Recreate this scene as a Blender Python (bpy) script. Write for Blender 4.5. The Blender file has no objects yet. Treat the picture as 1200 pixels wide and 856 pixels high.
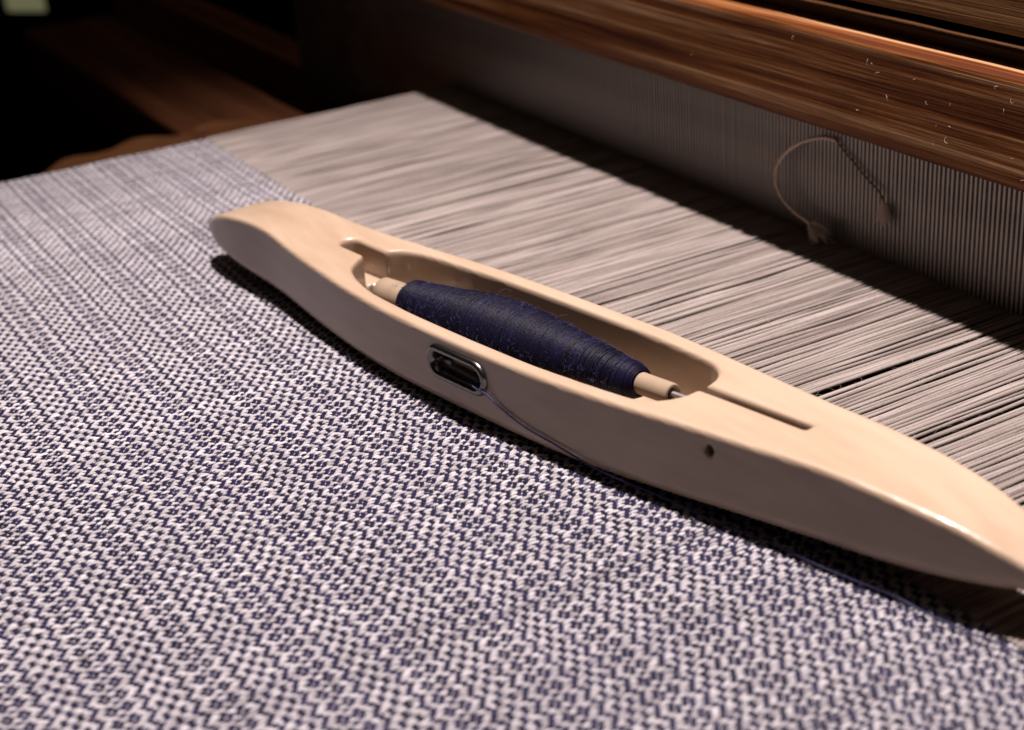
import bpy, math, random
import numpy as np
from mathutils import Matrix, Vector

rng = np.random.default_rng(7)
random.seed(7)
S = 0.165                       # one layout unit in metres (camera height above the cloth)
OX, OY = -1.7, 1.09             # layout point that becomes the world origin

def W(a):
    a = np.asarray(a, dtype=np.float64)
    return (a - np.array([OX, OY, 0.0])) * S

sc = bpy.context.scene
# ------------------------------------------------------------------ camera
R = np.array([[0.5061069, -0.33463421, 0.79490613],
              [0.85971356, 0.26937692, -0.43396852],
              [-0.06890865, 0.90302604, 0.42402308]])
cam_d = bpy.data.cameras.new("camera")
cam = bpy.data.objects.new("camera", cam_d)
sc.collection.objects.link(cam)
M4 = Matrix([list(R[0]) + [0], list(R[1]) + [0], list(R[2]) + [0], [0, 0, 0, 1]])
cp = W([0, 0, 1.0])
cam.matrix_world = Matrix.Translation(Vector(cp)) @ M4
cam_d.sensor_fit = 'HORIZONTAL'
cam_d.sensor_width = 36.0
cam_d.lens = 36.0 * 1817.2 / 1200.0
cam_d.clip_start = 0.005
cam_d.clip_end = 60.0
cam_d.dof.use_dof = True
cam_d.dof.focus_distance = 2.17 * S
cam_d.dof.aperture_fstop = 15.0
sc.camera = cam

# ------------------------------------------------------------------ dim room light and the one lamp
world = bpy.data.worlds.new("World")
sc.world = world
world.use_nodes = True
bg = world.node_tree.nodes['Background']
bg.inputs[0].default_value = (1.0, 0.80, 0.72, 1)
bg.inputs[1].default_value = 0.005

LAMP_POS = np.array([-1.7, 1.35, 6.6])
LAMP_AIM = np.array([-1.1, 0.95, 0.0])
ld = bpy.data.lights.new("loom_lamp", 'SPOT')
ld.energy = 146
ld.color = (1.0, 0.885, 0.835)
ld.shadow_soft_size = 0.028
ld.spot_size = math.radians(60)
ld.spot_blend = 1.0
lo = bpy.data.objects.new("loom_lamp", ld)
sc.collection.objects.link(lo)
lo.location = Vector(W(LAMP_POS))
lo.rotation_euler = Vector(W(LAMP_AIM) - W(LAMP_POS)).to_track_quat('-Z', 'Y').to_euler()

# added weak fill lamp overhead, brightens the shaded beater top like ceiling bounce
cd_ = bpy.data.lights.new("overhead_fill", 'AREA')
cd_.shape = 'SQUARE'; cd_.size = 1.6; cd_.energy = 2.1; cd_.color = (1.0, 0.80, 0.62)
co_ = bpy.data.objects.new("overhead_fill", cd_)
sc.collection.objects.link(co_)
co_.location = Vector(W([-2.6, 1.0, 9.5]))

sc.view_settings.view_transform = 'Standard'
sc.view_settings.look = 'None'
sc.view_settings.exposure = 0.0
sc.view_settings.gamma = 1.0
sc.view_settings.use_curve_mapping = False

# ------------------------------------------------------------------ helpers
COL = sc.collection

def thing(name, label, cat, loc, group=None):
    o = bpy.data.objects.new(name, None)
    o.empty_display_size = 0.01
    COL.objects.link(o)
    o.location = Vector(loc)
    o['label'] = label
    o['category'] = cat
    if group:
        o['group'] = group
    return o

def mesh_from(name, v, f, smooth=True):
    """v (n,3) world coordinates, f (m,4) or (m,3) int array, or a list of faces"""
    me = bpy.data.meshes.new(name)
    v = np.asarray(v, dtype=np.float32)
    if isinstance(f, np.ndarray):
        m, k = f.shape
        me.vertices.add(len(v))
        me.vertices.foreach_set('co', v.ravel())
        me.loops.add(m * k)
        me.loops.foreach_set('vertex_index', f.astype(np.int32).ravel())
        me.polygons.add(m)
        me.polygons.foreach_set('loop_start', np.arange(0, m * k, k, dtype=np.int32))
        me.polygons.foreach_set('loop_total', np.full(m, k, dtype=np.int32))
        me.update(calc_edges=True)
    else:
        me.from_pydata([tuple(map(float, p)) for p in v], [], f)
        me.update()
    me.polygons.foreach_set('use_smooth', np.full(len(me.polygons), smooth, dtype=bool))
    return me

def obj(name, v, f, mat, parent=None, smooth=True, attr=None):
    v = np.asarray(v, dtype=np.float64)
    base = np.zeros(3)
    if parent is not None:
        base = np.array(parent.location)
        pp = parent.parent
        while pp is not None:
            base = base + np.array(pp.location)
            pp = pp.parent
    me = mesh_from(name, v - base, f, smooth)
    if attr is not None:
        a = me.attributes.new('tone', 'FLOAT', 'POINT')
        a.data.foreach_set('value', np.asarray(attr, dtype=np.float32))
    me.materials.append(mat)
    o = bpy.data.objects.new(name, me)
    COL.objects.link(o)
    if parent is not None:
        o.parent = parent
    return o

def tag(o, label, cat, group=None, kind=None):
    if label: o['label'] = label
    if cat: o['category'] = cat
    if group: o['group'] = group
    if kind: o['kind'] = kind
    return o

def tube(P, r, n=6, cap=True):
    """tube along polyline P (k,3) with radius r (scalar or (k,)); quads"""
    P = np.asarray(P, float)
    k = len(P)
    r = np.broadcast_to(np.asarray(r, float), (k,))
    T = np.gradient(P, axis=0)
    T /= np.linalg.norm(T, axis=1, keepdims=True) + 1e-12
    up = np.array([0, 0, 1.0])
    if abs(T[:, 2]).max() > 0.9:
        up = np.array([0.31, 0.95, 0.05])
    A = np.cross(T, up); A /= np.linalg.norm(A, axis=1, keepdims=True) + 1e-12
    B = np.cross(A, T)
    th = np.arange(n) * 2 * np.pi / n
    V = P[:, None, :] + r[:, None, None] * (np.cos(th)[None, :, None] * A[:, None, :] + np.sin(th)[None, :, None] * B[:, None, :])
    V = V.reshape(-1, 3)
    i = np.arange(k - 1)[:, None]; j = np.arange(n)[None, :]
    F = np.stack([i * n + j, i * n + (j + 1) % n, (i + 1) * n + (j + 1) % n, (i + 1) * n + j], -1).reshape(-1, 4)
    return V, F

def join(parts):
    V, F, o = [], [], 0
    for v, f in parts:
        V.append(v); F.append(f + o); o += len(v)
    return np.concatenate(V), np.concatenate(F)

def box(x0, x1, y0, y1, z0, z1, bev=0.0):
    """box with chamfered long (X) edges, layout units -> world; face list"""
    b = bev
    prof = [(y0 + b, z0), (y1 - b, z0), (y1, z0 + b), (y1, z1 - b), (y1 - b, z1), (y0 + b, z1), (y0, z1 - b), (y0, z0 + b)] if b > 0 else \
           [(y0, z0), (y1, z0), (y1, z1), (y0, z1)]
    n = len(prof)
    v = [(x0, y, z) for y, z in prof] + [(x1, y, z) for y, z in prof]
    f = [tuple(range(n))[::-1], tuple(range(n, 2 * n))]
    for i in range(n):
        j = (i + 1) % n
        f.append((i, j, n + j, n + i))
    f = [tuple(reversed(q)) for q in f]
    return W(np.array(v)), f

def snoise(n, m, s, seed):
    """smooth periodic-free random rows: n rows, m samples, smoothing s samples"""
    r = np.random.default_rng(seed)
    k = max(2, int(m / s) + 3)
    c = r.normal(size=(n, k))
    x = np.linspace(0, k - 1.001, m)
    i = np.floor(x).astype(int); t = x - i
    t = t * t * (3 - 2 * t)
    i2 = np.minimum(i + 1, k - 1)
    return c[:, i] * (1 - t) + c[:, i2] * t

def noise2(n, m, sn, sm, seed):
    a = snoise(max(3, int(n / sn) + 3), m, sm, seed)
    k = a.shape[0]
    x = np.linspace(0, k - 1.001, n); i = np.floor(x).astype(int); t = x - i
    t = (t * t * (3 - 2 * t))[:, None]
    return a[i] * (1 - t) + a[np.minimum(i + 1, k - 1)] * t

# ------------------------------------------------------------------ materials
def newmat(name):
    m = bpy.data.materials.new(name)
    m.use_nodes = True
    nt = m.node_tree
    return m, nt, nt.nodes['Principled BSDF']

def N(nt, t, **kw):
    n = nt.nodes.new(t)
    for k, v in kw.items():
        setattr(n, k, v)
    return n

def coords(nt, scale, kind='Object'):
    tc = N(nt, 'ShaderNodeTexCoord')
    mp = N(nt, 'ShaderNodeMapping')
    mp.inputs['Scale'].default_value = scale
    nt.links.new(tc.outputs[kind], mp.inputs['Vector'])
    return mp

def ramp(nt, src, stops):
    r = N(nt, 'ShaderNodeValToRGB')
    e = r.color_ramp.elements
    while len(e) < len(stops): e.new(0.5)
    for q, (p, c) in zip(e, stops):
        q.position = p; q.color = (*c, 1)
    nt.links.new(src, r.inputs['Fac'])
    return r

def wood_mat(name, c_dark, c_mid, c_light, rough, scale_long, scale_cross, bump, axis=0, coat=0.0, contrast=1.0):
    m, nt, p = newmat(name)
    sc_ = [scale_cross] * 3; sc_[axis] = scale_long
    mp = coords(nt, sc_)
    n1 = N(nt, 'ShaderNodeTexNoise'); n1.inputs['Scale'].default_value = 1.0; n1.inputs['Detail'].default_value = 5
    n1.inputs['Distortion'].default_value = 0.4
    nt.links.new(mp.outputs[0], n1.inputs['Vector'])
    mp2 = coords(nt, [q * 6 for q in sc_])
    n2 = N(nt, 'ShaderNodeTexNoise'); n2.inputs['Scale'].default_value = 1.0; n2.inputs['Detail'].default_value = 3
    nt.links.new(mp2.outputs[0], n2.inputs['Vector'])
    mx = N(nt, 'ShaderNodeMath', operation='MULTIPLY_ADD')
    nt.links.new(n2.outputs['Fac'], mx.inputs[0]); mx.inputs[1].default_value = 0.45
    sb = N(nt, 'ShaderNodeMath', operation='MULTIPLY_ADD')
    nt.links.new(n1.outputs['Fac'], sb.inputs[0]); sb.inputs[1].default_value = 1.0 * contrast; sb.inputs[2].default_value = -0.225 + 0.5 * (1 - contrast)
    nt.links.new(sb.outputs[0], mx.inputs[2])
    r = ramp(nt, mx.outputs[0], [(0.3, c_dark), (0.5, c_mid), (0.7, c_light)])
    nt.links.new(r.outputs[0], p.inputs['Base Color'])
    p.inputs['Roughness'].default_value = rough
    p.inputs['Specular IOR Level'].default_value = 0.5 if coat else 0.12
    if coat:
        p.inputs['Coat Weight'].default_value = coat
        p.inputs['Coat Roughness'].default_value = 0.16
    b = N(nt, 'ShaderNodeBump'); b.inputs['Strength'].default_value = bump; b.inputs['Distance'].default_value = 0.0004
    nt.links.new(mx.outputs[0], b.inputs['Height']); nt.links.new(b.outputs[0], p.inputs['Normal'])
    return m

def yarn_mat(name, c0, c1, rough, sheen, twist_scale, bump, spec=0.3):
    """thread colour varies by the vertex attribute tone and by fine fibre noise"""
    m, nt, p = newmat(name)
    at = N(nt, 'ShaderNodeAttribute'); at.attribute_name = 'tone'
    mp = coords(nt, (1, 1, 1))
    nz = N(nt, 'ShaderNodeTexNoise'); nz.inputs['Scale'].default_value = twist_scale; nz.inputs['Detail'].default_value = 3
    nt.links.new(mp.outputs[0], nz.inputs['Vector'])
    ad = N(nt, 'ShaderNodeMath', operation='MULTIPLY_ADD')
    nt.links.new(nz.outputs['Fac'], ad.inputs[0]); ad.inputs[1].default_value = 0.7
    s2 = N(nt, 'ShaderNodeMath', operation='SUBTRACT'); nt.links.new(at.outputs['Fac'], s2.inputs[0]); s2.inputs[1].default_value = 0.35
    nt.links.new(s2.outputs[0], ad.inputs[2])
    r = ramp(nt, ad.outputs[0], [(0.15, c0), (0.85, c1)])
    nt.links.new(r.outputs[0], p.inputs['Base Color'])
    p.inputs['Roughness'].default_value = rough
    p.inputs['Specular IOR Level'].default_value = spec
    p.inputs['Sheen Weight'].default_value = sheen
    b = N(nt, 'ShaderNodeBump'); b.inputs['Strength'].default_value = bump; b.inputs['Distance'].default_value = 0.0002
    nt.links.new(nz.outputs['Fac'], b.inputs['Height']); nt.links.new(b.outputs[0], p.inputs['Normal'])
    return m

def plain(name, col, rough, metal=0.0, noise=0.0, nscale=300):
    m, nt, p = newmat(name)
    mp = coords(nt, (1, 1, 1))
    nz = N(nt, 'ShaderNodeTexNoise'); nz.inputs['Scale'].default_value = nscale; nz.inputs['Detail'].default_value = 4
    nt.links.new(mp.outputs[0], nz.inputs['Vector'])
    lo_ = tuple(c * (1 - noise) for c in col); hi = tuple(min(1, c * (1 + noise)) for c in col)
    r = ramp(nt, nz.outputs['Fac'], [(0.3, lo_), (0.7, hi)])
    nt.links.new(r.outputs[0], p.inputs['Base Color'])
    p.inputs['Roughness'].default_value = rough
    p.inputs['Metallic'].default_value = metal
    return m

M_BIRCH = wood_mat('birch_lacquered', (0.325, 0.226, 0.156), (0.372, 0.270, 0.196), (0.405, 0.300, 0.223), 0.42, 7, 45, 0.10, axis=0, coat=0.38, contrast=1.1)
M_PINE = wood_mat('pine_stained', (0.06, 0.013, 0.002), (0.175, 0.062, 0.018), (0.32, 0.178, 0.094), 0.6, 5, 300, 0.8, axis=0, contrast=1.45)
M_PINE_OLD = wood_mat('pine_dark', (0.07, 0.020, 0.006), (0.16, 0.052, 0.016), (0.26, 0.095, 0.03), 0.65, 2.5, 300, 0.5, axis=0, contrast=1.3)
M_LINEN = yarn_mat('linen_warp', (0.110, 0.085, 0.075), (0.31, 0.265, 0.250), 0.62, 0.12, 3500, 0.5)
M_LINEN_CLOTH = yarn_mat('linen_woven', (0.235, 0.214, 0.236), (0.49, 0.462, 0.500), 0.6, 0.12, 3500, 0.4)
M_NAVY = yarn_mat('navy_weft', (0.0036, 0.0028, 0.0115), (0.013, 0.0105, 0.040), 0.6, 0.0, 3500, 0.5, spec=0.15)
M_NAVY_BOB = yarn_mat('navy_winding', (0.0009, 0.0007, 0.0038), (0.0050, 0.0038, 0.023), 0.5, 0.0, 2600, 0.6, spec=0.17)
M_STEEL = plain('polished_steel', (0.70, 0.68, 0.67), 0.38, 1.0, 0.05)
M_DARKSTEEL = plain('eyelet_steel', (0.19, 0.178, 0.172), 0.27, 1.0, 0.08)
M_REED = plain('reed_steel', (0.38, 0.34, 0.325), 0.45, 0.75, 0.18, 60)
M_PAPER = plain('paper_quill', (0.25, 0.18, 0.125), 0.8, 0.0, 0.08, 220)
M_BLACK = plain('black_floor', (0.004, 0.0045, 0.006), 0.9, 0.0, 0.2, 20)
M_STRING = plain('cotton_string', (0.74, 0.60, 0.48), 0.85, 0.0, 0.12, 900)
M_FLUFF = plain('string_fluff', (0.72, 0.60, 0.52), 0.9, 0.0, 0.12, 900)
M_HOLE = plain('dark_pin', (0.02, 0.017, 0.015), 0.6, 0.4, 0.1)

# ------------------------------------------------------------------ ground far below
gv = W([(-150, -60, -5.5), (40, -60, -5.5), (40, 90, -5.5), (-150, 90, -5.5)])
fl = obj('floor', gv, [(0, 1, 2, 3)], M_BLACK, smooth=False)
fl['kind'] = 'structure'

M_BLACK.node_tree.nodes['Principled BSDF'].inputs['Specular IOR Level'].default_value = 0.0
# ------------------------------------------------------------------ cloth and warp layout
PITCH = 0.00655
PP = 0.00442                   # pick pitch
XSEL = -3.382
FELL = 1.0925
NE = 433                       # warp ends
NP = 236                       # picks up to the fell
YREED = 1.728
# pattern repeat: 4 ends by 22 picks; each row lists the ends that lie under the navy weft (counted from the ring column)
DRAFT = {0: (3, 1), 1: (0,), 2: (2,), 3: (0,), 4: (3, 1), 5: (0,), 7: (2,), 8: (1, 3), 9: (0,), 11: (2, 3),
         13: (0, 1), 15: (2, 3), 17: (0,), 18: (1, 3), 19: (2,), 21: (0,)}
ends = np.arange(NE)
picks = np.arange(NP)          # 0 = at the fell, going back towards the camera
Xe0 = XSEL + ends * PITCH
Yp0 = FELL - 0.002 - picks * PP
d_ = R @ np.array([938.6 - 600, -(719.7 - 428), -1817.2]); ring = np.array([0, 0, 1.0]) - d_ / d_[2]
e_ring = int(round((ring[0] - XSEL) / PITCH)); p_ring = int(round((FELL - 0.002 - ring[1]) / PP))
draft = np.zeros((4, 22), bool)
for r_, es_ in DRAFT.items():
    for e_ in es_: draft[e_, r_] = True
down = draft[((ends - e_ring) % 4)[:, None], ((picks - p_ring) % 22)[None, :]]   # weft lies on top here
# slow waviness of both systems
wx = noise2(NE, NP, 60, 45, 11) * 0.0016 + noise2(NE, NP, 6, 30, 12) * 0.0010 + noise2(NE, NP, 1.2, 2.5, 16) * 0.00055
wy = noise2(NE, NP, 70, 30, 13) * 0.0022 + noise2(NE, NP, 25, 5, 14) * 0.0008 + noise2(NE, NP, 2, 1.5, 17) * 0.00055
fade = np.clip(picks / 10.0, 0, 1)[None, :]
wz = noise2(NE, NP, 30, 30, 15) * 0.0012
XX = Xe0[:, None] + wx * fade
YY = Yp0[None, :] + wy * fade
HZ = 0.00115

def warp_grid(e0, e1, mid, prof):
    """woven warp ends e0..e1 as half tubes; mid adds samples between picks; prof = cross-section (offset, height)"""
    x = XX[e0:e1]; y = YY[e0:e1]; zz = wz[e0:e1]
    dn = down[e0:e1]
    n, k = dn.shape
    dist = np.full(dn.shape, 9.0)                # picks to the nearest dip
    for q in (3, 2, 1, 0):
        for sgn in (-1, 1):
            sh_ = np.zeros_like(dn)
            if q == 0: sh_ = dn
            elif sgn > 0: sh_[:, q:] = dn[:, :-q]
            else: sh_[:, :-q] = dn[:, q:]
            dist = np.where(sh_, np.minimum(dist, q), dist)
    def up2(a):
        o = np.empty((n, 2 * k - 1)); o[:, ::2] = a; o[:, 1::2] = 0.5 * (a[:, 1:] + a[:, :-1]); return o
    if mid:
        dd = up2(dist)
        both = (dist[:, 1:] == dist[:, :-1]) & (dist[:, 1:] > 0)
        dd[:, 1::2] += both * 0.5
        x = up2(x); y = up2(y); zz = up2(zz)
    else:
        dd = dist
    k = dd.shape[1]
    z = HZ * np.interp(dd, [0, 0.5, 1.0, 1.5, 2.0, 3.0], [-2.6, -1.9, 0.1, 0.9, 1.25, 1.35])
    w = np.interp(dd, [0, 0.5, 1.0, 1.5, 2.0], [0.42, 0.58, 0.88, 0.96, 1.0])
    r = np.random.default_rng(e0 + 5)
    w = w * (1 + r.normal(size=(n, 1)) * 0.05 + r.normal(size=(n, k)) * 0.035)
    z = z + r.normal(size=(n, k)) * 0.00022
    half = PITCH * 0.355
    V = np.empty((n, k, len(prof), 3))
    for c, (a, h) in enumerate(prof):
        V[:, :, c, 0] = x + a * half * w
        V[:, :, c, 1] = y
        V[:, :, c, 2] = z + zz + h * half * 0.68
    m = len(prof)
    idx = np.arange(n * k * m).reshape(n, k, m)
    F = np.stack([idx[:, :-1, :-1], idx[:, :-1, 1:], idx[:, 1:, 1:], idx[:, 1:, :-1]], -1).reshape(-1, 4)
    tone = 0.5 + r.normal(size=(n, 1, 1)) * 0.12 + (snoise(n, k, 5, e0 + 77) * 0.13)[:, :, None] + np.zeros((n, k, m))
    return W(V.reshape(-1, 3)), F, tone.ravel()

P4 = [(-1.0, -0.7), (-0.5, 0.45), (0.5, 0.45), (1.0, -0.7)]
P5 = [(-1.0, -0.9), (-0.62, 0.05), (0.0, 0.6), (0.62, 0.05), (1.0, -0.9)]
P3 = [(-1.0, -0.7), (0.0, 0.6), (1.0, -0.7)]

cloth = thing('woven_cloth', 'navy and natural linen cloth woven in small diamond pattern under the shuttle', 'cloth', W([-2.0, 0.6, 0.0]))
EFAR = 90
v1, f1, t1 = warp_grid(0, EFAR, False, P3)
v2, f2, t2 = warp_grid(EFAR - 0, NE, True, P5)
V, F = join([(v1, f1), (v2, f2)])
o = obj('linen_face', V, F[:, ::-1], M_LINEN_CLOTH, cloth, attr=np.concatenate([t1, t2]))
o['kind'] = 'stuff'; o['label'] = 'pale linen floats of the weave'

# weft: one half tube per pick, up where the warp is down
zw = np.where(down, HZ * 1.15, -HZ * 1.0) + wz
ww = np.where(down, 1.18, 1.0)
rr = np.random.default_rng(91)
P3w = [(-1.0, -0.7), (0.0, 0.65), (1.0, -0.7)]
Vw = np.empty((NP, NE, 3, 3))
for c, (a, h) in enumerate(P3w):
    Vw[:, :, c, 0] = XX.T
    Vw[:, :, c, 1] = YY.T + a * PP * 0.55 * ww.T
    Vw[:, :, c, 2] = zw.T + h * PP * 0.46
idx = np.arange(NP * NE * 3).reshape(NP, NE, 3)
Fw = np.stack([idx[:, :-1, :-1], idx[:, 1:, :-1], idx[:, 1:, 1:], idx[:, :-1, 1:]], -1).reshape(-1, 4)
tw = (0.5 + rr.normal(size=(NP, 1, 1)) * 0.15 + snoise(NP, NE, 6, 92)[:, :, None] * 0.12 + np.zeros((NP, NE, 3))).ravel()
o = obj('weft_face', W(Vw.reshape(-1, 3)), Fw[:, ::-1], M_NAVY, cloth, attr=tw)
o['kind'] = 'stuff'; o['label'] = 'navy weft showing between the linen floats'
# the cloth's underside and the part of it that runs back under the camera
uv = W([(XSEL + .004, -1.6, -0.0052), (XSEL + NE * PITCH - .004, -1.6, -0.0052), (XSEL + NE * PITCH - .004, FELL - 0.001, -0.0052), (XSEL + .004, FELL - 0.001, -0.0052)])
obj('cloth_underside', uv, [(0, 1, 2, 3)], M_NAVY, cloth, smooth=False)
# selvedge loops: weft turning at the edge
sel = []
for j in range(0, NP):
    y = YY[0, j]; x = XX[0, j]
    r0 = 0.0022 + 0.0006 * rr.normal()
    th = np.linspace(-math.pi / 2, math.pi / 2, 5)
    P = np.stack([x - abs(r0) * np.cos(th) * 1.3, y + PP * 0.5 * np.sin(th), wz[0, j] + 0 * th], 1)
    sel.append(tube(W(P), 0.0012 * S, 4))
V, F = join(sel)
o = obj('selvedge_loops', V, F, M_LINEN_CLOTH, cloth, attr=np.full(len(V), 0.25)); o['kind'] = 'stuff'

# ------------------------------------------------------------------ unwoven warp
warp = thing('warp', 'bare grey-beige linen warp threads stretched from the cloth to the reed', 'warp threads', W([-2.0, 1.45, 0.0]))
NS = 46
ys = np.linspace(0, 1, NS)
YEND = 2.25
yline = FELL - 0.004 + (YEND - FELL) * ys ** 1.05
pin = np.clip((yline - FELL) / 0.10, 0, 1) * (1 - 0.75 * np.exp(-((yline - YREED) / 0.04) ** 2))
clump = noise2(NE, NS, 4, 20, 21) * 0.0007
own = snoise(NE, NS, 14, 22) * 0.0008
pair = np.where(ends % 2 == 0, 1, -1)[:, None] * 0.00055 * (1 + 0.6 * snoise(NE, NS, 16, 23))
dx = (clump + own + pair) * pin[None, :]
gaps = np.zeros((NE, NS))                       # a few places where neighbours spread apart
rg = np.random.default_rng(31)
for _ in range(60):
    e = rg.integers(20, NE - 5); yc = rg.uniform(0.1, 0.62); L = rg.uniform(0.10, 0.28); a = rg.uniform(0.0010, 0.0028)
    d_ = (ends - e - 0.5)
    side = np.sign(d_) * np.exp(-np.abs(d_) / 4.5)
    gaps += a * side[:, None] * np.exp(-((ys - yc) / L) ** 2)[None, :]
for e, a, yc in ((350, 0.0048, 0.14), (365, 0.0040, 0.26), (332, 0.0032, 0.12), (390, 0.0035, 0.22), (313, 0.003, 0.3), (287, 0.0028, 0.2)):
    d_ = (ends - e - 0.5)
    gaps += (a * np.sign(d_) * np.exp(-np.abs(d_) / 4.0))[:, None] * np.exp(-((ys - yc) / 0.13) ** 2)[None, :]
dx = dx + gaps * pin[None, :]
dz = (rg.normal(size=(NE, 1)) * 0.0009 + noise2(NE, NS, 3, 14, 24) * 0.0008 + snoise(NE, NS, 7, 25) * 0.0006) * pin[None, :]
rad0 = PITCH * 0.46 * (1 + rg.normal(size=(NE, 1)) * 0.10) * (1 + snoise(NE, NS, 2.5, 26) * 0.09)
tone0 = 0.5 + rg.normal(size=NE) * 0.11
toneN = snoise(NE, NS, 4, 27) * 0.12

def warp_thread_mesh(e, n):
    P = np.stack([np.full(NS, Xe0[e]) + dx[e], yline, dz[e] + 0.0], 1)
    v, f = tube(W(P), rad0[e] * S, n)
    return v, f, np.repeat(tone0[e] + toneN[e], n)

first = NE - 300 - 12
far = [warp_thread_mesh(e, 5) for e in list(range(0, first))] + [warp_thread_mesh(e, 5) for e in range(first + 300, NE)]
V, F = join([(a, b) for a, b, c in far])
o = obj('distant_warp_threads', V, F, M_LINEN, warp, attr=np.concatenate([c for a, b, c in far])); o['kind'] = 'stuff'
for e in range(first, first + 300):
    v, f, t = warp_thread_mesh(e, 7)
    obj('warp_thread', v, f, M_LINEN, warp, attr=t)

# loose fibres standing off the warp and cloth
def fuzz(n, xr, yr, z0, ln, rad, seed, lift=0.5, dirn=None):
    r = np.random.default_rng(seed)
    parts = []
    for _ in range(n):
        x = r.uniform(*xr); y = r.uniform(*yr)
        L = ln * r.uniform(0.4, 1.5)
        a = r.normal() * 0.5 + (math.pi / 2 if dirn is None else dirn)
        if r.random() < 0.35: a = r.uniform(0, 2 * math.pi)
        t = np.linspace(0, 1, 5)
        c = r.normal() * 0.7
        P = np.stack([x + L * t * np.cos(a + c * t), y + L * t * np.sin(a + c * t), z0 + L * lift * np.sin(t * 3.0) * r.uniform(0.05, 0.6)], 1)
        parts.append(tube(W(P), rad * S, 3))
    return join(parts)
V, F = fuzz(1800, (-2.6, -0.9), (1.10, 1.64), 0.0022, 0.020, 0.00016, 41)
o = obj('loose_fibres', V, F, M_LINEN, warp, attr=np.full(len(V), 0.7)); o['kind'] = 'stuff'
V, F = fuzz(2200, (-2.3, -0.9), (0.35, 1.09), 0.004, 0.010, 0.00018, 42)
o = obj('loose_fibres', V, F, M_LINEN_CLOTH, cloth, attr=np.full(len(V), 0.6)); o['kind'] = 'stuff'

# ------------------------------------------------------------------ beater with the reed
beater = thing('loom_beater', 'stained pine beater holding the steel reed, behind the warp threads', 'loom beater', W([-2.0, 1.78, -0.3]))
ZB, ZT = 0.238, 0.405
YF = 1.62
def rail(name, x0, x1, y0, y1, z0, z1, bev, mat, parent, nseg=60, wob=0.0007, seed=1, b2=None):
    """a planed board: chamfered profile with slightly uneven edges along X"""
    b = bev
    c2 = b2 or bev
    prof = [(y0 + c2, z0), ((y0 + y1) / 2 + c2 * .5, z0), (y1 - b, z0), (y1, z0 + b), (y1, z1 - b), (y1 - b, z1), ((y0 + y1) / 2, z1), (y0 + b, z1), (y0 + b * .3, z1 - b * .3), (y0, z1 - b), (y0, (z0 + z1) / 2), (y0, z0 + c2), (y0 + c2 * .3, z0 + c2 * .3)]
    m = len(prof)
    xs = np.linspace(x0, x1, nseg)
    r = np.random.default_rng(seed)
    nn = snoise(m * 2, nseg, 3, seed + 100) * wob
    V = np.empty((nseg, m, 3))
    for c, (y, z) in enumerate(prof):
        V[:, c, 0] = xs; V[:, c, 1] = y + nn[c]; V[:, c, 2] = z + nn[m + c]
    idx = np.arange(nseg * m).reshape(nseg, m)
    F = []
    for i in range(nseg - 1):
        for c in range(m):
            d = (c + 1) % m
            F.append((idx[i, c], idx[i, d], idx[i + 1, d], idx[i + 1, c]))
    F.append(tuple(int(q) for q in idx[0][::-1])); F.append(tuple(int(q) for q in idx[-1]))
    F = [tuple(int(a) for a in reversed(q)) for q in F]
    o = obj(name, W(V.reshape(-1, 3)), F, mat, parent, smooth=False)
    return o
rail('reed_cap', -7.0, 0.2, YF, 1.765, ZB, ZT, 0.006, M_PINE, beater, nseg=240, seed=2, wob=0.00035, b2=0.026)
# lower board that the warp beats against, in the dark below the threads
rail('lower_sley_board', -6.4, 0.2, 1.76, 1.90, -0.33, -0.15, 0.01, M_PINE_OLD, beater, nseg=60, seed=3)
# reed wires
DENT = 0.0097
nd = 372
x_last = -0.75
wire_v = np.array([(a, b, c) for c in (-0.20, 0.30) for a, b in ((-0.0022, 0), (0.0022, 0), (0.0022, 0.022), (-0.0022, 0.022))], float)
wire_f = [(3, 2, 1, 0), (4, 5, 6, 7), (0, 1, 5, 4), (1, 2, 6, 5), (2, 3, 7, 6), (3, 0, 4, 7)]
wme = mesh_from('reed_wire', wire_v * S, wire_f, smooth=False)
wme.materials.append(M_REED)
base = np.array(beater.location)
rw = np.random.default_rng(61)
restv, restf = [], []
for k in range(nd):
    x = x_last - k * DENT + rw.normal() * 0.0003
    pos = W([x, YREED, 0.0]) - base
    if k < 300:
        o = bpy.data.objects.new('reed_wire', wme); COL.objects.link(o)
        o.parent = beater; o.location = Vector(pos)
    else:
        n0 = len(restv) * 8
        restv.append(wire_v * S + W([x, YREED, 0.0])); restf += [tuple(q + n0 for q in ff) for ff in wire_f]
o = obj('distant_reed_wires', np.concatenate(restv), restf, M_REED, beater, smooth=False); o['kind'] = 'stuff'

# heddle frame bar above and behind the beater, it shades the top of the beater
M_BACK = wood_mat('pine_back', (0.05, 0.019, 0.006), (0.14, 0.064, 0.023), (0.22, 0.115, 0.048), 0.6, 4, 260, 0.8, axis=0, contrast=1.4)
bar = thing('heddle_frame', 'dark brown grained wooden bar above the beater at the upper right corner', 'heddle frame', W([-2.0, 1.71, 0.44]))
rail('frame_bar', -8.0, 0.4, 1.657, 1.72, 0.449, 1.05, 0.008, M_BACK, bar, nseg=80, seed=5)
# beams of the loom at the left, below the level of the cloth
M_SIDE = wood_mat('pine_side', (0.045, 0.014, 0.006), (0.065, 0.022, 0.010), (0.10, 0.036, 0.016), 0.65, 4, 100, 0.5, axis=0, contrast=1.2)
lb = thing('loom_side_beam', 'dark reddish wooden beam in the black gap left of the warp', 'wooden beam', W([-5.0, 1.35, -0.2]))
rail('beam_board', -5.7, -3.0, 1.22, 1.56, -0.30, -0.15, 0.012, M_SIDE, lb, nseg=40, seed=6)

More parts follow.
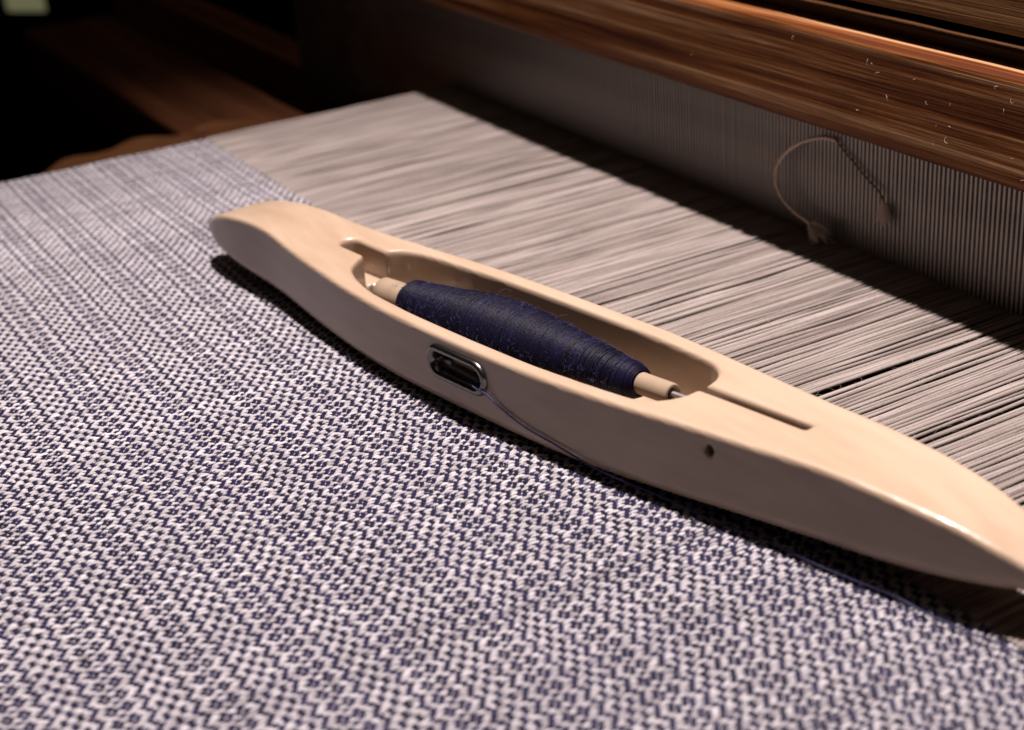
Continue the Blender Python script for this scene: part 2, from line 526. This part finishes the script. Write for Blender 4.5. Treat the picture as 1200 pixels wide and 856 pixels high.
# scalloped brown wooden edge showing just past the selvedge
sv, sf = [], []
ny = 70
yy = np.linspace(0.55, 1.42, ny)
xo = -4.0 + 0.25 * np.clip((1.0 - yy) / 0.5, 0, 1) + 0.03 * np.sin((yy - 0.74) * 2 * math.pi / 0.21) * np.clip((yy - .6) * 5, 0, 1) - 0.02
for i in range(ny):
    for (x, z) in ((-3.30, -0.15), (xo[i] + .01, -0.15), (xo[i], -0.16), (xo[i], -0.20), (-3.30, -0.20)):
        sv.append((x, yy[i], z))
for i in range(ny - 1):
    for c in range(5):
        d = (c + 1) % 5
        sf.append((i * 5 + c, i * 5 + d, (i + 1) * 5 + d, (i + 1) * 5 + c))
sf.append((4, 3, 2, 1, 0)); sf.append(tuple((ny - 1) * 5 + q for q in range(5)))
sv = np.array(sv)
o = obj('scalloped_board', W(sv), sf, wood_mat('brown_board', (0.045, 0.018, 0.007), (0.10, 0.040, 0.015), (0.15, 0.065, 0.026), 0.6, 8, 60, 0.2, axis=1), smooth=False)
tag(o, 'brown wooden board with wavy edge beneath the left selvedge of the cloth', 'board')

# pale out-of-focus patch far off, upper left corner; emission gives its brightness
patch_m, nt, p = newmat('pale_patch')
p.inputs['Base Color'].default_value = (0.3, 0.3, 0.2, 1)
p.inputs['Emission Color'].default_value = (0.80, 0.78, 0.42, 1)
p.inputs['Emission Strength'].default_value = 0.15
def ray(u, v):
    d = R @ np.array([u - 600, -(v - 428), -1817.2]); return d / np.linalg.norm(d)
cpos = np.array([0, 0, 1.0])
lp = thing('pale_patch', 'small blurred pale yellow-green patch in the upper left corner', 'light panel', W(cpos + ray(27, 0) * 9.5))
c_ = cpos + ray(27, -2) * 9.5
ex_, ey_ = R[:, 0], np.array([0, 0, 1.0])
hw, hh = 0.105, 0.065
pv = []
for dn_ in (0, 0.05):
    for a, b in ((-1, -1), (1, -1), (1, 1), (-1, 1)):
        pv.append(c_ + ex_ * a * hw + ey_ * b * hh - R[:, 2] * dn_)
obj('patch_face', W(np.array(pv)), [(0, 1, 2, 3), (7, 6, 5, 4), (0, 4, 5, 1), (1, 5, 6, 2), (2, 6, 7, 3), (3, 7, 4, 0)], patch_m, lp, smooth=False)

# ------------------------------------------------------------------ shuttle
SH_C = np.array([-1.77436, 0.98859])
SH_A = math.radians(9.9)
ca, sa = math.cos(SH_A), math.sin(SH_A)
def SW(P):
    """shuttle-local (s, y, z) layout units -> world"""
    P = np.asarray(P, float)
    X = SH_C[0] + P[..., 0] * ca - P[..., 1] * sa
    Y = SH_C[1] + P[..., 0] * sa + P[..., 1] * ca
    return W(np.stack([X, Y, P[..., 2]], -1))
shuttle = thing('weaving_shuttle', 'pale lacquered wooden boat shuttle with pointed ends lying on the cloth', 'shuttle', SW([0, 0, 0]))

def spl(x, xs, ys_):
    """smooth (Catmull-like) interpolation through the table"""
    xs = np.asarray(xs, float); ys_ = np.asarray(ys_, float)
    m = np.gradient(ys_, xs)
    i = np.clip(np.searchsorted(xs, x) - 1, 0, len(xs) - 2)
    h = xs[i + 1] - xs[i]; t = np.clip((x - xs[i]) / h, 0, 1)
    return (2 * t**3 - 3 * t**2 + 1) * ys_[i] + (t**3 - 2 * t**2 + t) * h * m[i] + (-2 * t**3 + 3 * t**2) * ys_[i + 1] + (t**3 - t**2) * h * m[i + 1]
WS = [0, .1, .2, .3, .4, .5, .59, .685, .762, .82, .853, .871, .93]
WV = [.113, .112, .108, .099, .087, .0765, .068, .0605, .050, .037, .022, .0, -.04]
def zt_f(s):
    a = np.abs(s)
    return 0.120 + 0.003 * s / .6 + 0.008 * (s / .6) ** 2 - spl(a, [0, .5, .6, .69, .785, .84, .88, .93], [0, 0, .001, .009, .028, .050, .070, .090]) + (s < 0) * spl(a, [0, .35, .5, .6, .7, .785, .84, .93], [0, 0, .004, .011, .013, .008, .001, 0])
def zb_f(s):
    a = np.abs(s)
    return 0.0045 + 0.002 * s / .6 + spl(a, [0, .25, .4, .5, .64, .735, .81, .87, .93], [0, .001, .006, .012, .020, .028, .038, .048, .056])
def rmax(a, b, r):
    u = np.maximum(a + r, 0); v = np.maximum(b + r, 0)
    return np.sqrt(u * u + v * v) + np.minimum(np.maximum(a, b), -r)
def smax(a, b, k):
    h = np.maximum(k - np.abs(a - b), 0) / k
    return np.maximum(a, b) + h * h * k * 0.25
def smin(a, b, k):
    return -smax(-a, -b, k)
hs = 0.0036
gs = np.arange(-0.915, 0.915 + hs, hs); gy = np.arange(-0.126, 0.126 + hs, hs); gz = np.arange(-0.012, 0.152, hs)
GS, GY, GZ = np.meshgrid(gs, gy, gz, indexing='ij')
a_ = np.abs(GS)
w_ = spl(a_, WS, WV) - 0.009 * np.exp(-((GS + 0.60) / 0.13) ** 2) * (GY < 0)
dwy = (np.abs(GY) - w_) * np.clip(1 / np.sqrt(1 + np.gradient(spl(np.abs(gs), WS, WV), gs) ** 2), 0.3, 1)[:, None, None]
ztv = zt_f(GS); zbv = zb_f(GS)
zc_local = 0.5 * (ztv + zbv)
side = dwy
top = GZ - ztv
bot = zbv - GZ
rb = np.clip(0.028 * np.ones_like(GS), 0, 1)
body = rmax(side, bot, 0.026)
body = rmax(body, top, 0.0072)
# pocket for the bobbin
rw_ = spl(a_, [0, .15, .25, .33, .40, .6], [.0865, .084, .077, .068, .062, .05])
pk_s = np.abs(GS - 0.005) - 0.343
lw = spl(np.clip(-GS, 0.2, 0.42), [0.2, .25, .30, .33, .36, .385, .42], [.0808, .0768, .066, .056, .038, .0, -.08])
rw_ = np.where(GS < -0.2, lw + 0.010 * np.clip((-GS - 0.25) / 0.08, 0, 1) * (GY > 0), rw_)
pk = rmax(np.abs(GY + 0.002) - rw_, GS - 0.348, 0.052)
pk = rmax(pk, 0.020 - GZ, 0.022)
# slots
def cap2(s0, s1, yc, hwid, rnd0=True):
    ss = np.clip(GS, s0 + hwid, s1)
    return np.sqrt((GS - ss) ** 2 + (GY - yc) ** 2) - hwid
sl = rmax(cap2(-0.462, -0.30, 0.0155, 0.0165), 0.068 - GZ, 0.004)
qs = np.maximum(np.abs(GS - 0.42) - 0.102, np.abs(GY - 0.006) - 0.0075)
srt = np.maximum(qs, 0.055 - GZ)
cut = smin(pk, sl, 0.006)
cut = np.minimum(cut, srt)
body_c = smax(body, -cut, 0.0075)
# eyelet slot through the near wall
EYE_S, EYE_Z = -0.010, 0.078
es = np.clip(GS, EYE_S - 0.040, EYE_S + 0.040)
eh = np.sqrt((GS - es) ** 2 + (GZ - EYE_Z) ** 2) - 0.0195
eh = np.maximum(eh, GY)
body_c = np.maximum(body_c, -eh)
# small pin hole at the right
PIN_S, PIN_Z = 0.440, 0.101
ph = np.sqrt((GS - PIN_S) ** 2 + (GZ - PIN_Z) ** 2) - 0.0068
ph = np.maximum(ph, GY + 0.045)
body_c = np.maximum(body_c, -ph)

def surface_nets(D, ax, ay, az):
    ins = D < 0
    n0, n1, n2 = D.shape
    acc = np.zeros((n0 - 1, n1 - 1, n2 - 1, 3)); cnt = np.zeros((n0 - 1, n1 - 1, n2 - 1))
    for d in range(3):
        for o1 in (0, 1):
            for o2 in (0, 1):
                off = [o1, o2]; off.insert(d, 0)
                sl0 = tuple(slice(off[q], off[q] + D.shape[q] - 1) for q in range(3))
                off2 = list(off); off2[d] = 1
                sl1 = tuple(slice(off2[q], off2[q] + D.shape[q] - 1) for q in range(3))
                A = D[sl0]; B = D[sl1]
                cr = (A < 0) != (B < 0)
                t = np.where(cr, A / np.where(cr, A - B, 1), 0)
                for q in range(3):
                    acc[..., q] += np.where(cr, t if q == d else off[q], 0)
                cnt += cr
    act = cnt > 0
    ids = -np.ones(act.shape, int); ids[act] = np.arange(act.sum())
    I = np.argwhere(act)
    Pn = acc[act] / cnt[act][:, None] + I
    Vv = np.stack([ax[0] + Pn[:, 0] * hs, ay[0] + Pn[:, 1] * hs, az[0] + Pn[:, 2] * hs], 1)
    Fs = []
    for d in range(3):
        u, v = [(1, 2), (2, 0), (0, 1)][d]
        # edges along d between grid point p and p+e_d, interior in the other axes
        slc = [slice(1, -1)] * 3; slc[d] = slice(0, D.shape[d] - 1)
        slc2 = list(slc); slc2[d] = slice(1, D.shape[d])
        A = ins[tuple(slc)]; B = ins[tuple(slc2)]
        for flag, (a, b) in ((0, (A, ~B)), (1, (~A, B))):
            E = np.argwhere(a & b)
            if not len(E): continue
            G = E.copy(); G[:, u] += 1; G[:, v] += 1   # grid point index
            def cell(du, dv):
                c = G.copy(); c[:, u] += du; c[:, v] += dv
                return ids[c[:, 0], c[:, 1], c[:, 2]]
            q = np.stack([cell(-1, -1), cell(0, -1), cell(0, 0), cell(-1, 0)], 1)
            Fs.append(q if flag == 0 else q[:, ::-1])
    return Vv, np.concatenate(Fs)
vv, ff = surface_nets(body_c, gs, gy, gz)
sh = obj('shuttle_body', SW(vv), ff, M_BIRCH, shuttle)

# eyelet: swept ring profile round a stadium path on the near wall, a flange outside and a barrel inside
def stadium(L, r, n=12):
    th = np.linspace(-math.pi / 2, math.pi / 2, n)
    a = np.stack([L + r * np.cos(th), r * np.sin(th)], 1)
    b = np.stack([-L - r * np.cos(th), -r * np.sin(th)], 1)
    return np.concatenate([a, b])
prof = [(0.0265, 0.0015), (0.0268, -0.0030), (0.0245, -0.0060), (0.0210, -0.0072), (0.0175, -0.0062), (0.0150, -0.0030), (0.0130, 0.003), (0.0125, 0.012), (0.0130, 0.028), (0.0165, 0.0315), (0.0215, 0.0310)]
rings = []
ywall = -0.1125
for r_, dy in prof:
    st = stadium(0.0400, r_)
    rings.append(np.stack([EYE_S + st[:, 0], ywall + dy + 0 * st[:, 0] + (st[:, 0] ** 2) * 0.12, EYE_Z + st[:, 1]], 1))
rings = np.array(rings); m_, n_ = rings.shape[:2]
idx = np.arange(m_ * n_).reshape(m_, n_)
Fe = np.stack([idx[:-1], np.roll(idx[:-1], -1, 1), np.roll(idx[1:], -1, 1), idx[1:]], -1).reshape(-1, 4)
obj('thread_eyelet', SW(rings.reshape(-1, 3)), Fe, M_DARKSTEEL, shuttle)

# pin head inside the small hole
th = np.linspace(0, 2 * math.pi, 20, endpoint=False)
pv = [(PIN_S + .0064 * math.cos(t), -0.066, PIN_Z + .0064 * math.sin(t)) for t in th] + [(PIN_S + .0064 * math.cos(t), -0.046, PIN_Z + .0064 * math.sin(t)) for t in th]
pf = [tuple(range(20))] + [tuple(range(20, 40))[::-1]] + [(i, 20 + i, 20 + (i + 1) % 20, (i + 1) % 20) for i in range(20)]
obj('hinge_pin', SW(np.array(pv)), pf, M_HOLE, shuttle, smooth=False)

# spindle rod
AX0 = np.array([-0.388, -0.002, 0.070]); AX1 = np.array([0.372, 0.003, 0.101])
def axp(s): 
    t = (s - AX0[0]) / (AX1[0] - AX0[0]); return AX0 + (AX1 - AX0) * t
P = np.array([axp(s) for s in (-0.372, -0.20, 0.0, 0.2, 0.372)])
v, f = tube(SW(P), np.array([.0046, .005, .005, .0048, .0048]) * S, 14)
rod = obj('spindle_rod', v, f, M_STEEL, shuttle)
P = np.array([axp(s) + [0, 0, .0] for s in (-0.37, -0.351, -0.350, -0.333, -0.332)])

# ------------------------------------------------------------------ bobbin
bob = thing('yarn_bobbin', 'paper quill wound with dark navy linen yarn inside the shuttle pocket', 'bobbin', SW(axp(0.0)))
def frame(s):
    c = axp(s)
    return c
d_ax = (AX1 - AX0) / np.linalg.norm(AX1 - AX0)
n1_ = np.cross(d_ax, [0, 0, 1.0]); n1_ /= np.linalg.norm(n1_); n2_ = np.cross(n1_, d_ax)
def revolve(ss, rs, n=40):
    th = np.arange(n) * 2 * math.pi / n
    V = []
    for s, r in zip(ss, rs):
        c = axp(s)
        V.append(c + r * (np.cos(th)[:, None] * n1_ + np.sin(th)[:, None] * n2_))
    V = np.concatenate(V)
    k = len(ss)
    i = np.arange(k - 1)[:, None]; j = np.arange(n)[None, :]
    F = np.stack([i * n + j, i * n + (j + 1) % n, (i + 1) * n + (j + 1) % n, (i + 1) * n + j], -1).reshape(-1, 4)
    return SW(V), F
ss = [-0.330, -0.338, -0.339, -0.337, -0.31, 0.0, 0.27, 0.296, 0.299, 0.298, 0.28]
rs = [0.0105, 0.0135, 0.0195, 0.0230, 0.0235, 0.0165, 0.0150, 0.0148, 0.0135, 0.0095, 0.0075]
v, f = revolve(ss, rs)
obj('paper_quill', v, f, M_PAPER, bob)
YS = [-0.272, -0.262, -0.24, -0.20, -0.15, -0.09, -0.04, 0.02, 0.08, 0.13, 0.18, 0.21, 0.232, 0.243]
YR = [0.024, 0.0315, 0.0345, 0.0380, 0.0425, 0.0485, 0.0505, 0.0480, 0.0420, 0.0360, 0.0300, 0.0258, 0.0230, 0.016]
def rad_of(s):
    return spl(s, YS, YR)
s_ = np.linspace(-0.272, 0.243, 60)
v, f = revolve(s_, rad_of(s_) - 0.002, 36)
obj('yarn_core', v, f, M_NAVY_BOB, bob)
def helix(s0, s1, turns, r_off, rr_, seed, spt=34, n=5, amp=0.0003):
    k = int(turns * spt)
    t = np.linspace(0, 1, k)
    r = np.random.default_rng(seed)
    wob = snoise(1, k, 26, seed)[0] * (0.0004 if seed == 71 else 0.0022) + snoise(1, k, 9, seed + 1)[0] * 0.0003
    s = s0 + (s1 - s0) * t + wob
    s = np.clip(s, -0.274, 0.244)
    ph = 2 * math.pi * turns * t
    rad = rad_of(s) + r_off + snoise(1, k, 40, seed + 2)[0] * amp
    C = AX0[None] + (AX1 - AX0)[None] * ((s - AX0[0]) / (AX1[0] - AX0[0]))[:, None]
    P = C + rad[:, None] * (np.cos(ph)[:, None] * n1_ + np.sin(ph)[:, None] * n2_)
    v, f = tube(SW(P), rr_ * S, n)
    tone = np.repeat(0.5 + snoise(1, k, 60, seed + 3)[0] * 0.22 + snoise(1, k, 7, seed + 4)[0] * 0.08, n)
    return v, f, tone
hl = [helix(-0.271, 0.2415, 225, 0.0, 0.0014, 71, spt=28)]
for q in range(6):                                   # loose upper layers with a steeper lay
    a0_ = -0.262 + 0.03 * q; hl.append(helix(a0_, 0.225 - 0.02 * q, 46 + 7 * q, 0.0005, 0.0012, 80 + q * 7))
    hl.append(helix(0.19 - 0.03 * q, -0.23 + 0.02 * q, 38 + 6 * q, 0.0009, 0.0012, 130 + q * 7))
V, F = join([(a, b) for a, b, c in hl])
o = obj('yarn_winding', V, F, M_NAVY_BOB, bob, attr=np.concatenate([c for a, b, c in hl])); o['kind'] = 'stuff'
# yarn fuzz
fz = []
r = np.random.default_rng(55)
for _ in range(1700):
    s = r.uniform(-0.265, 0.215); a = r.uniform(0, 2 * math.pi)
    c = axp(s); nrm = math.cos(a) * n1_ + math.sin(a) * n2_
    tg = r.normal(size=3); tg -= tg @ nrm * nrm; tg /= np.linalg.norm(tg)
    L = r.uniform(0.003, 0.009) * (2.2 if r.random() < .04 else 1); rad = float(rad_of(np.array([s]))[0]) + 0.001
    t = np.linspace(0, 1, 6)[:, None]; lift = r.uniform(0.1, 0.7)
    curl = np.cross(nrm, tg) * r.normal() * 0.5
    P = c + nrm * (rad + L * lift * np.sin(t * 2.2)) + tg * L * t + curl * L * t ** 2
    fz.append(tube(SW(P), 0.00022 * S, 3))
V, F = join(fz)
o = obj('yarn_fuzz', V, F, yarn_mat('navy_fuzz', (0.012, 0.011, 0.035), (0.05, 0.046, 0.11), 0.6, 0.0, 3000, 0.1), bob, attr=np.full(len(V), 0.6)); o['kind'] = 'stuff'

# ------------------------------------------------------------------ yarn from the eyelet across the cloth
def bspline(P, n):
    P = np.asarray(P, float)
    d = np.r_[0, np.cumsum(np.linalg.norm(np.diff(P, axis=0), axis=1))]
    m = np.gradient(P, d, axis=0)
    x = np.linspace(0, d[-1], n)
    i = np.clip(np.searchsorted(d, x) - 1, 0, len(d) - 2); h = (d[i + 1] - d[i])[:, None]
    t = ((x - d[i])[:, None]) / h
    return (2*t**3-3*t**2+1)*P[i] + (t**3-2*t**2+t)*h*m[i] + (-2*t**3+3*t**2)*P[i+1] + (t**3-t**2)*h*m[i+1]
def G(u, v, z=0.0):
    d = R @ np.array([u - 600, -(v - 428), -1817.2]); t = (z - 1.0) / d[2]
    return cpos + d * t
def shl(P):
    X = SH_C[0] + P[0] * ca - P[1] * sa; Y = SH_C[1] + P[0] * sa + P[1] * ca
    return np.array([X, Y, P[2]])
pts = [shl((-0.02, -0.030, 0.060)), shl((0.018, -0.075, 0.068)), shl((0.030, -0.104, 0.0680)), shl((0.033, -0.1205, 0.0695)), ]
def on_wall(u, v, off):
    """point of the line of sight to (u, v) that lies just outside the shuttle's near wall"""
    d = R @ np.array([u - 600, -(v - 428), -1817.2]); d /= np.linalg.norm(d)
    best = None
    for t in np.linspace(1.2, 3.2, 1600):
        p = cpos + d * t
        q = p[:2] - SH_C
        ls, ly = q[0] * ca + q[1] * sa, -q[0] * sa + q[1] * ca
        wv_ = float(spl(np.array([abs(ls)]), WS, WV)[0])
        if ly > -(wv_ + off): return p
        if p[2] < 0.0075: return p
for (u, v, off) in ((569, 462, .006), (583, 475, .004), (610, 497, .004), (650, 521, .004), (700, 550, .004), (735, 566, .004), (763, 577, 0), (803, 595, 0), (832, 609, 0), (900, 635, 0), (950, 659, 0), (1000, 680, 0), (1050, 700, 0), (1087, 720, 0), (1125, 737, 0), (1158, 750, 0), (1190, 763, 0), (1260, 800, 0)):
    pts.append(on_wall(u, v, off))
Pc = bspline(pts, 420)
rw2 = np.random.default_rng(5)
plies = []
tt = np.linspace(0, 1, 420)
for ph in (0, math.pi):
    a = tt * 2 * math.pi * 150 + ph
    Q = Pc + 0.0008 * np.stack([np.cos(a) * 0.5, np.cos(a) * 0.7, np.sin(a)], 1)
    plies.append(tube(W(Q), 0.00115 * S, 5))
rq = np.random.default_rng(15)
for _ in range(260):
    i = rq.integers(5, 410); c = Pc[i]; dv = rq.normal(size=3); dv[2] = abs(dv[2]); dv /= np.linalg.norm(dv)
    L = rq.uniform(.003, .009); t = np.linspace(0, 1, 4)[:, None]; d2 = rq.normal(size=3) * 0.4
    plies.append(tube(W(c + dv * L * t + d2 * L * t * t), 0.0002 * S, 3))
V, F = join(plies)
o = obj('weft_yarn', V, F, yarn_mat('navy_yarn', (0.010, 0.010, 0.030), (0.040, 0.040, 0.100), 0.6, 0.0, 3500, 0.4, spec=0.2), attr=np.full(len(V), 0.6))
tag(o, 'single navy yarn running from the metal eyelet down over the cloth', 'yarn')

# ------------------------------------------------------------------ looped string with frayed ends on the reed
def onY(u, v, Y):
    d = R @ np.array([u - 600, -(v - 428), -1817.2]); return cpos + d * (Y / d[1])
stg = thing('looped_string', 'thin beige string looped over the reed with two frayed ends', 'string', W(onY(975, 163, 1.715)))
lp_pts = [onY(u, v, Y) for u, v, Y in ((955, 271, 1.6950), (948, 262, 1.6980), (930, 248, 1.7020), (913, 226, 1.7050), (908, 205, 1.7080), (915, 187, 1.7110), (932, 171, 1.7150), (950, 164, 1.7180), (968, 162, 1.7210), (980, 165, 1.7230))]
v, f = tube(W(bspline(lp_pts, 60)), 0.0028 * S, 7)
obj('string_loop', v, f, M_STRING, stg)
lp2 = [onY(u, v, Y) for u, v, Y in ((978, 162, 1.7240), (985, 172, 1.7240), (1000, 190, 1.7230), (1018, 212, 1.7220), (1032, 228, 1.7200), (1037, 240, 1.7190))]
v, f = tube(W(bspline(lp2, 40)), 0.0019 * S, 7)
obj('string_tail', v, f, plain('olive_string', (0.19, 0.125, 0.065), 0.85, 0.0, 0.1, 900), stg)
def tuft(c0, c1, spread, n, seed, rad=0.0011):
    r = np.random.default_rng(seed); parts = []
    ax = c1 - c0; L = np.linalg.norm(ax)
    for _ in range(n):
        off = r.normal(size=3) * spread
        P = np.array([c0 - ax * 0.1, c0 + ax * 0.35 + off * 0.55, c0 + ax * r.uniform(0.7, 1.1) + off])
        parts.append(tube(W(bspline(P, 7)), np.linspace(rad * 1.2, rad * 0.4, 7) * S, 4))
    return join(parts)
V, F = tuft(onY(951, 264, 1.6970), onY(961, 278, 1.6930), 0.0095, 110, 3)
o = obj('frayed_end', V, F, M_FLUFF, stg); o['kind'] = 'stuff'
V, F = tuft(onY(1036, 240, 1.7190), onY(1036, 260, 1.7170), 0.0060, 110, 4)
o = obj('frayed_end', V, F, M_FLUFF, stg); o['kind'] = 'stuff'

# lint caught on the beater's rough front face
r = np.random.default_rng(77); parts = []
for _ in range(26):
    x = r.uniform(-2.3, -1.3) ; z = r.uniform(ZB + .02, ZT - .005)
    if r.random() < .6: x = r.uniform(-1.75, -1.4)
    L = r.uniform(0.003, 0.010); a = r.uniform(0, 2 * math.pi); t = np.linspace(0, 1, 5)
    c = r.normal() * 0.9
    P = np.stack([x + L * t * np.cos(a + c * t), YF - 0.0008 - L * 0.3 * np.sin(t * 3), z + L * t * np.sin(a + c * t)], 1)
    parts.append(tube(W(P), 0.00018 * S, 3))
V, F = join(parts)
o = obj('lint', V, F, M_FLUFF, beater); o['kind'] = 'stuff'
